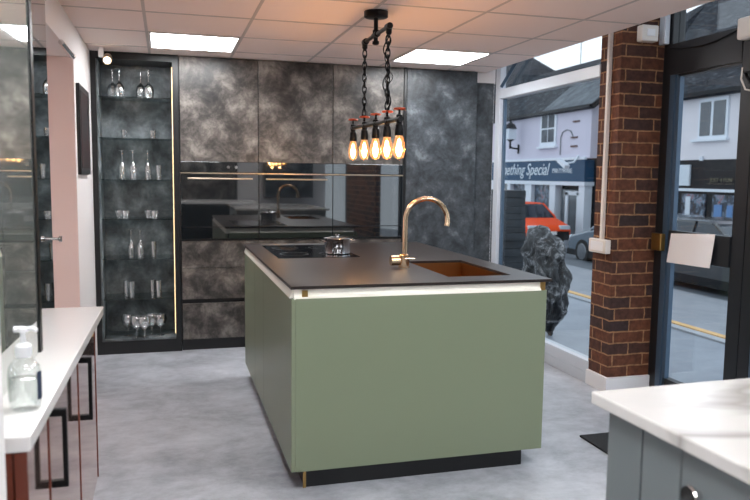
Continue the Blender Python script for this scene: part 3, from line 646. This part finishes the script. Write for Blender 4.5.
# units invented behind the camera to shape the oven glass reflections
bi = thing('added_island_unit', (.5, -1.5, 0), 'unseen white-topped dark island unit added for the oven glass reflections', 'kitchen island')
MB().box(-.35, 1.5, -1.9, -1.0, .89, .93).build('worktop', 'quartz', bi, bevel=.004)
MB().box(-.30, 1.45, -1.85, -1.05, .08, .89).build('carcass', 'black', bi)
MB().box(-.26, 1.4, -1.8, -1.1, 0, .08).build('plinth', 'black', bi)
bt = thing('added_tall_unit', (-.1, -2.8, 0), 'unseen dark tall units added behind the camera for the oven reflections', 'cabinet')
MB().box(-.5, 1.25, YF+.002, YF+.55, 0, 2.2).build('carcass', 'stone', bt)
MB().box(1.26, 1.30, YF+.002, YF+.55, 0, 2.2).build('end_panel', 'black', bt)
bt = thing('added_wall_unit', (1.6, -2.8, 1.3), 'unseen dark wall units added for the middle oven reflection', 'cabinet')
MB().box(1.85, 2.8, YF+.002, YF+.35, .95, 2.2).build('carcass', 'stone', bt)
MB().box(1.86, 2.79, YF+.35, YF+.37, .96, 2.19).build('door', 'stone2', bt)

# ================================================================== OUTDOORS
def strip(name, x0, z0, x1, z1, m, th=.3):
    s = MB(); s.prism([(x0, z0), (x1, z1), (x1, z1-th), (x0, z0-th)], 'Y', -12, 60); return struct(name, s, m)
strip('pavement', 2.75, -.05, 4.78, -.07, 'pave')
strip('kerb', 4.78, -.05, 4.92, -.06, 'kerb')
strip('road', 4.92, -.13, 8.7, -.55, 'road')
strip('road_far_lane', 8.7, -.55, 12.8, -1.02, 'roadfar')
strip('pavement_far', 12.8, -.98, 24, -1.0, 'pave')
yl = MB()
for x in (5.08, 5.30):
    z = -.13-(x-4.92)*.111; yl.box(x, x+.09, -12, 60, z-.02, z+.012)
struct('road_marking', yl, 'yellow')

def quad(mb, pts):
    mb.b.faces.new([mb.b.verts.new(p) for p in pts]); return mb
def solid(mb, pts, d=(.15, 0, -.1)):
    A = [mb.b.verts.new(p) for p in pts]; B = [mb.b.verts.new(Vector(p)+Vector(d)) for p in pts]; k = len(pts)
    mb.b.faces.new(A); mb.b.faces.new(B[::-1])
    for i in range(k): mb.b.faces.new((A[i], A[(i+1) % k], B[(i+1) % k], B[i]))
    return mb
XB = 15.0; GZ = -1.0
# building A : lilac render over a blue gift shop
A = thing('shop_building', (XB, 29, GZ), 'lilac rendered building with a blue-signed white shopfront across the street', 'building')
MB().box(XB, XB+6, 23.9, 47, 2.15, 4.12).build('upper_wall', 'lilac', A)
MB().box(XB+.35, XB+6, 23.9, 47, GZ, 2.15).build('shop_interior', 'shopblack', A)
rA = MB(); solid(rA, [(XB-.25, 23.6, 4.02), (XB-.25, 36, 4.02), (XB+3, 33.6, 6.52), (XB+3, 23.6, 6.52)]); rA.build('roof', 'slate', A)
rA2 = MB(); solid(rA2, [(XB-.28, 23.6, 4.06), (XB-.28, 27.2, 4.06), (XB+2.9, 27.6, 6.5), (XB+2.9, 23.6, 6.5)]); rA2.build('roof_patch', 'slate2', A)
MB().box(XB-.30, XB-.18, 23.6, 47, 3.98, 4.08).build('gutter', 'shopblack', A)
MB().box(XB-.10, XB, 24.1, 47, 2.10, 2.20).box(XB-.06, XB+.35, 24.1, 47, 1.12, 1.27).build('cornice', 'shopwhite', A)
MB().box(XB-.05, XB+.35, 24.15, 47, 1.27, 2.10).build('shop_sign', 'shopblue', A)
TM = lambda y, z: Matrix(((0, 0, -1, XB-.065), (-1, 0, 0, y), (0, 1, 0, z), (0, 0, 0, 1)))
text_mesh('Something Special', .70, TM(31.9, 1.52), 'lettering', 'sign_lettering', A, shear=.35, depth=.006)
text_mesh('PARTYWARE', .26, TM(26.5, 1.60), 'lettering', 'sign_lettering', A, depth=.006)
# sash window
wA = MB().box(XB-.05, XB+.03, 26.35, 27.65, 2.66, 4.0).build('window', 'shopwhite', A)
for z0, z1 in ((2.85, 3.36), (3.42, 3.92)):
    MB().box(XB-.06, XB-.045, 26.50, 26.97, z0, z1).box(XB-.06, XB-.045, 27.03, 27.5, z0, z1).build('pane', 'slate2', wA)
MB().box(XB-.14, XB, 26.25, 27.75, 2.60, 2.68).build('sill', 'shopwhite', wA)
# shopfront columns, stall riser, door
for (a, b_) in ((24.15, 24.55), (26.3, 26.75), (28.3, 28.9), (30.3, 30.6), (32, 32.4)):
    MB().box(XB-.02, XB+.3, a, b_, GZ, 1.12).build('column', 'shopwhite', A)
MB().box(XB+.05, XB+.2, 26.75, 47, GZ, -.45).build('stall_riser', 'shopwhite', A)
MB().box(XB+.15, XB+.18, 26.75, 28.3, -.45, 1.12).build('shop_window', 'interior', A)
MB().box(XB+.15, XB+.18, 28.9, 30.3, -.45, 1.12).build('shop_window', 'interior', A)
MB().box(XB+.15, XB+.18, 30.6, 32, -.45, 1.12).build('shop_window', 'dglass', A)
dA = MB().box(XB+.16, XB+.24, 24.75, 26.1, GZ, .95).build('shop_door', 'dglass', A)
MB().box(XB+.12, XB+.17, 25.55, 25.75, GZ, .85).box(XB+.12, XB+.17, 24.75, 24.9, GZ, .85).box(XB+.12, XB+.17, 24.75, 25.75, .75, .9).build('frame', 'shopwhite', dA)
for y_, z_ in ((24.9, 3.55), (25.0, 2.95), (25.0, 2.62)): MB().box(XB-.05, XB, y_-.22, y_+.22, z_-.03, z_+.03).build('wall_bracket', 'sidebrick', A)
MB().tube([(XB-.03, 26.0, 2.3+.0), (XB-.03, 26.0, 3.0), (XB-.03, 25.85, 3.2), (XB-.03, 25.55, 3.27), (XB-.03, 25.25, 3.2), (XB-.03, 25.1, 3.0)], .018, n=6).build('wall_cable', 'greycab', A)
# the recess between the buildings
Rb = thing('brick_building', (XB+.6, 22.2, GZ), 'narrow brown brick building between the lilac and white buildings', 'building')
MB().box(XB+.4, XB+5, 20.95, 23.5, GZ, 4.0).build('wall', 'sidebrick', Rb)
MB().box(XB+.3, XB+.4, 21, 23.4, GZ, 1.8).build('shopfront', 'shopblack', Rb)
rr = MB(); solid(rr, [(XB+.2, 20.95, 4.0), (XB+.2, 23.5, 4.0), (XB+3.2, 23.5, 6.3), (XB+3.2, 20.95, 6.3)]); rr.build('roof', 'slate2', Rb)
MB().tube([(XB+.25, 23.3, GZ), (XB+.25, 23.3, 3.2)], .05, n=8).build('drainpipe', 'shopwhite', Rb)
# distant roof
Cb = thing('distant_roof_building', (XB+4, 39, GZ), 'grey hipped slate roof rising behind the lilac building', 'building')
MB().box(XB+2.2, XB+8, 34.5, 46, GZ, 5.5).build('wall', 'sidebrick', Cb)
rr = MB(); solid(rr, [(XB+2, 33.2, 5.2), (XB+2, 47, 5.2), (XB+4.5, 44, 8.0), (XB+4.5, 37.2, 8.0)]); solid(rr, [(XB+2, 33.2, 5.2), (XB+4.5, 37.2, 8.0), (XB+7, 33.2, 5.2)], (0, .15, -.1)); rr.build('roof', 'slate', Cb)
# building B : white render over black shopfront, seen through the door
B = thing('white_building', (XB, 13, GZ), 'white rendered building with a black shopfront seen through the glazed door', 'building')
MB().box(XB, XB+6, 4, 20.5, 1.98, 3.98).build('upper_wall', 'cream', B)
MB().box(XB, XB+6, 4, 20.5, GZ, 1.98).build('shopfront', 'shopblack', B)
rr = MB(); solid(rr, [(XB-.3, 3.5, 3.84), (XB-.3, 20.9, 3.84), (XB+5, 23.9, 8.4), (XB+5, 3.5, 8.4)]); rr.build('roof', 'slate', B)
MB().box(XB-.36, XB-.22, 3.5, 20.9, 3.80, 3.90).build('gutter', 'shopblack', B)
wB = MB().box(XB-.05, XB+.02, 17.03, 18.2, 2.55, 3.72).build('window', 'shopwhite', B)
MB().box(XB-.065, XB-.045, 17.12, 17.58, 2.66, 3.62).box(XB-.065, XB-.045, 17.70, 18.11, 2.66, 3.62).build('pane', 'dglass', wB)
MB().box(XB-.12, XB, 16.98, 18.43, 2.50, 2.57).build('sill', 'shopwhite', wB)
wB2 = MB().box(XB-.05, XB+.02, 12.5, 13.9, 2.55, 3.72).build('window', 'shopwhite', B)
MB().box(XB-.065, XB-.045, 12.6, 13.8, 2.66, 3.62).build('pane', 'dglass', wB2)
MB().box(XB-.08, XB, 5, 20.3, 1.06, 1.14).build('transom', 'shopwhite', B)
MB().box(XB-.06, XB, 18.45, 19.1, 1.22, 1.84).build('sign_panel', 'poster_white', B)
MB().box(XB-.1, XB-.04, 17.9, 18.0, 1.95, 2.08).build('spot_lamp', 'shopwhite', B)
text_mesh('JUST 4 FUN', .17, Matrix(((0, 0, -1, XB-.03), (-1, 0, 0, 17.6), (0, 1, 0, 1.34), (0, 0, 0, 1))), 'gilt', 'sign_lettering', B, depth=.01)
for (a, b_) in ((16.55, 17.45), (17.75, 18.75), (18.95, 19.6), (14.9, 16.2)):
    MB().box(XB-.04, XB, a, b_, -.6, .98).build('shop_window', 'interior', B)
for (y_, z_, w_, h_, m_) in ((18.45, .62, .2, .55, 'poster_white'), (18.1, .1, .4, .5, 'poster_blue'), (18.4, -.2, .3, .35, 'skin_red'), (17.2, .5, .3, .4, 'poster_blue'), (17.0, .1, .3, .3, 'poster_white'), (17.0, -.25, .35, .3, 'skin_red'), (19.3, .4, .2, .25, 'poster_white'), (16.75, .45, .2, .5, 'poster_blue')):
    MB().box(XB-.06, XB-.04, y_-w_/2, y_+w_/2, z_-h_/2, z_+h_/2).build('poster', m_, B)
MB().box(XB-.07, XB-.04, 18.95, 19.5, .84, .96).build('lit_sign', 'warmsign', B)

Db = thing('far_roof_building', (21, 27, GZ), 'dark slate roof ridge rising behind the white building above the door header', 'building')
MB().prism([(19.6, 21.0), (24.5, 21.0), (24.5, 35.0), (22.2, 35.0)], 'Z', GZ, 5.2).build('wall', 'sidebrick', Db)
rr = MB(); solid(rr, [(19.2, 19.0, 4.9), (21.9, 36, 4.9), (23.6, 34.0, 8.6), (22.0, 29.1, 8.43), (20.0, 23.96, 8.2), (19.9, 19.0, 8.1)], (.6, 0, -.1)); rr.build('roof', 'slate', Db)
# street lantern on the lilac wall
ln = thing('wall_lantern', (XB-.5, 29.7, 2.7), 'black wall lantern on a bracket on the lilac building', 'lantern')
LX, LY = XB-.55, 29.35
ln['_abs'] = tuple(ln.location)
MB().box(LX-.18, LX+.18, LY-.18, LY+.18, 3.05, 3.5).build('lamp_glass', 'poster_white', ln)
MB().lathe([(.30, 3.5), (.22, 3.68), (.06, 3.78), (.03, 3.95)], (LX, LY, 0), n=4).lathe([(.05, 2.65), (.05, 2.95), (.2, 3.05)], (LX, LY, 0), n=6).build('lamp_frame', 'shopblack', ln)
MB().tube([(LX, LY, 2.72), (LX+.15, LY+.05, 2.68), (XB, LY+.25, 2.66)], .04, n=6).tube([(XB-.02, LY+.25, 2.85), (XB-.02, LY+.25, 2.45)], .05, n=6).build('bracket', 'shopblack', ln)
cc = thing('security_camera', (XB-.2, 24.6, 2.0), 'white security camera on the corner of the blue shop sign', 'camera')
MB().box(XB-.75, XB-.55, 24.35, 25.0, 1.88, 2.02, rot=Matrix.Rotation(.45, 3, 'X')).build('housing', 'shopwhite', cc)
MB().tube([(XB-.12, 24.5, 2.25), (XB-.3, 24.5, 2.0), (XB-.60, 24.6, 1.95)], .04, n=6).build('bracket', 'shopwhite', cc)
an = MB().tube([(17.9, 29.6, 6.4), (17.9, 29.6, 8.1)], .02, n=4).tube([(17.9, 29.0, 8.0), (17.9, 30.2, 8.0)], .015, n=4)
tag(an.build('roof_aerial', 'greycab'), 'thin television aerial on the ridge of the slate roof', 'aerial')

# cars --------------------------------------------------------------
def car(name, label, paint, x, y, z, flip, Lg=4.1, Wd=1.75, Ht=1.42, body=None, cat='car'):
    c = thing(name, (x, y, z), label, cat)
    s = -1 if flip else 1
    def P(a): return y+s*a        # nose at a=0 and body runs towards +a*s
    low = [(0.05, .28), (0, .55), (.12, .72), (1.0, .92), (1.45, .98), (Lg-.35, .98), (Lg-.02, .9), (Lg, .5), (Lg-.08, .26)]
    cabp = [(1.1, .93), (1.75, Ht-.06), (2.0, Ht), (Lg-1.0, Ht), (Lg-.55, Ht-.12), (Lg-.12, .95)]
    m = MB(); b = m.b
    def loft(prof, w0, w1f):
        rings = []
        for side in (-1, 1):
            rings.append([b.verts.new((x+side*(w0/2 if not w1f else w0/2*w1f(h)), P(a), z+h)) for a, h in prof])
        A_, B_ = rings; b.faces.new(A_); b.faces.new(B_[::-1]); k = len(prof)
        for i in range(k): b.faces.new((A_[i], A_[(i+1) % k], B_[(i+1) % k], B_[i]))
    loft(low, Wd, None)
    m.build('body', paint, c, bevel=.06)
    m = MB(); b = m.b
    loft(cabp, Wd, lambda h: .98-(h-.9)*.36)
    m.build('cabin', 'carglass', c, bevel=.03)
    m = MB(); b = m.b
    loft([(1.85, Ht-.03), (2.05, Ht+.015), (Lg-1.0, Ht+.015), (Lg-.6, Ht-.1)], Wd, lambda h: .83)
    for sx_ in (-1, 1):
        for a0, h0, a1, h1 in ((1.12, .93, 1.85, Ht-.02), (2.35, .95, 2.35, Ht), (Lg-1.15, .95, Lg-1.1, Ht)):
            m.tube([(x+sx_*Wd*.488, P(a0), z+h0), (x+sx_*Wd*.415, P(a1), z+h1)], .035, n=5)
    m.build('roof', paint, c)
    m = MB(); m.box(x-Wd/2-.01, x+Wd/2+.01, *(sorted((P(.01), P(Lg-.02)))), z+.2, z+.36)
    m.box(x-Wd/2+.1, x+Wd/2-.1, *(sorted((P(-.02), P(.2)))), z+.28, z+.52); m.build('bumper', 'shopblack', c)
    for ax in (.78, Lg-.75):
        for sx_ in (-1, 1):
            wx = x+sx_*(Wd/2-.08)
            wo = MB().lathe([(.24, -.1), (.315, -.1), (.33, -.06), (.33, .06), (.315, .1), (.24, .1)], (wx, P(ax), z+.33), axis='X', n=24).build('wheel', 'tyre', c, smooth=True)
            MB().lathe([(.05, -.115), (.21, -.108), (.24, -.09), (.24, .09), (.21, .108), (.05, .115)], (wx, P(ax), z+.33), axis='X', n=10).build('rim', 'rim', wo)
    for sx_ in (-1, 1):
        MB().box(x+sx_*.62-.2, x+sx_*.62+.2, *(sorted((P(.0), P(.25)))), z+.58, z+.72).build('headlight', 'poster_white', c, bevel=.02)
        MB().sphere((x+sx_*(Wd/2+.08), P(1.5), z+1.0), .1, 2, (.8, .6, .7)).build('wing_mirror', paint, c, smooth=True)
    MB().box(x-.27, x+.27, *(sorted((P(-.04), P(.0)))), z+.40, z+.52).build('number_plate', 'plate', c)
    return c
car('orange_car', 'orange hatchback parked across the street facing right', 'orange', 13.0, 23.1, -1.0, False, Lg=4.1, Ht=1.45)
car('grey_car', 'dark grey car partly hidden behind the brick pillar', 'greycar', 11.5, 17.9, -.87, True, Lg=4.3, Ht=1.42)
car('black_car', 'black car parked opposite the glazed door', 'blackcar', 10.2, 9.1, -.72, False, Lg=4.4, Ht=1.35)

# rocks outside the window
rk = bmesh.new(); bmesh.ops.create_icosphere(rk, subdivisions=5, radius=1)
for v in rk.verts:
    p = v.co.copy(); h = (p.z+1)/2
    rad = .10+.10*min(1, h*1.3)
    off = Vector((0, .42*max(0, h-.35), 0))
    d = noise.fractal(p*2.3+Vector((3, 1, 7)), 1.0, 2.0, 5)*.34
    v.co = Vector((p.x*rad*.9, p.y*rad*(1.15+.5*h), h*1.0))+off+Vector((p.x, p.y, p.z*.3))*d*.22
mk = MB(); mk.b.free(); mk.b = rk
bmesh.ops.translate(rk, verts=rk.verts[:], vec=(3.40, 5.98, -.06)); zz = min(v.co.z for v in rk.verts)
for v in rk.verts: v.co.z += -.062-zz
tag(mk.build('standing_rock', 'rock', smooth=True), 'rugged mottled black and white rock standing on the pavement outside the window', 'rock')
wl = MB()
random.seed(3); z = -.055
while z < 1.24:
    h = random.uniform(.05, .09); j = random.uniform(-.015, .015)
    wl.box(3.30+j, 3.58, 6.86+random.uniform(-.02, .02), 7.5, z, z+h-.002); z += h
tag(wl.build('stacked_slate_pier', 'slab', bevel=.002), 'dark stacked slate pier outside the window left of the orange car', 'wall')
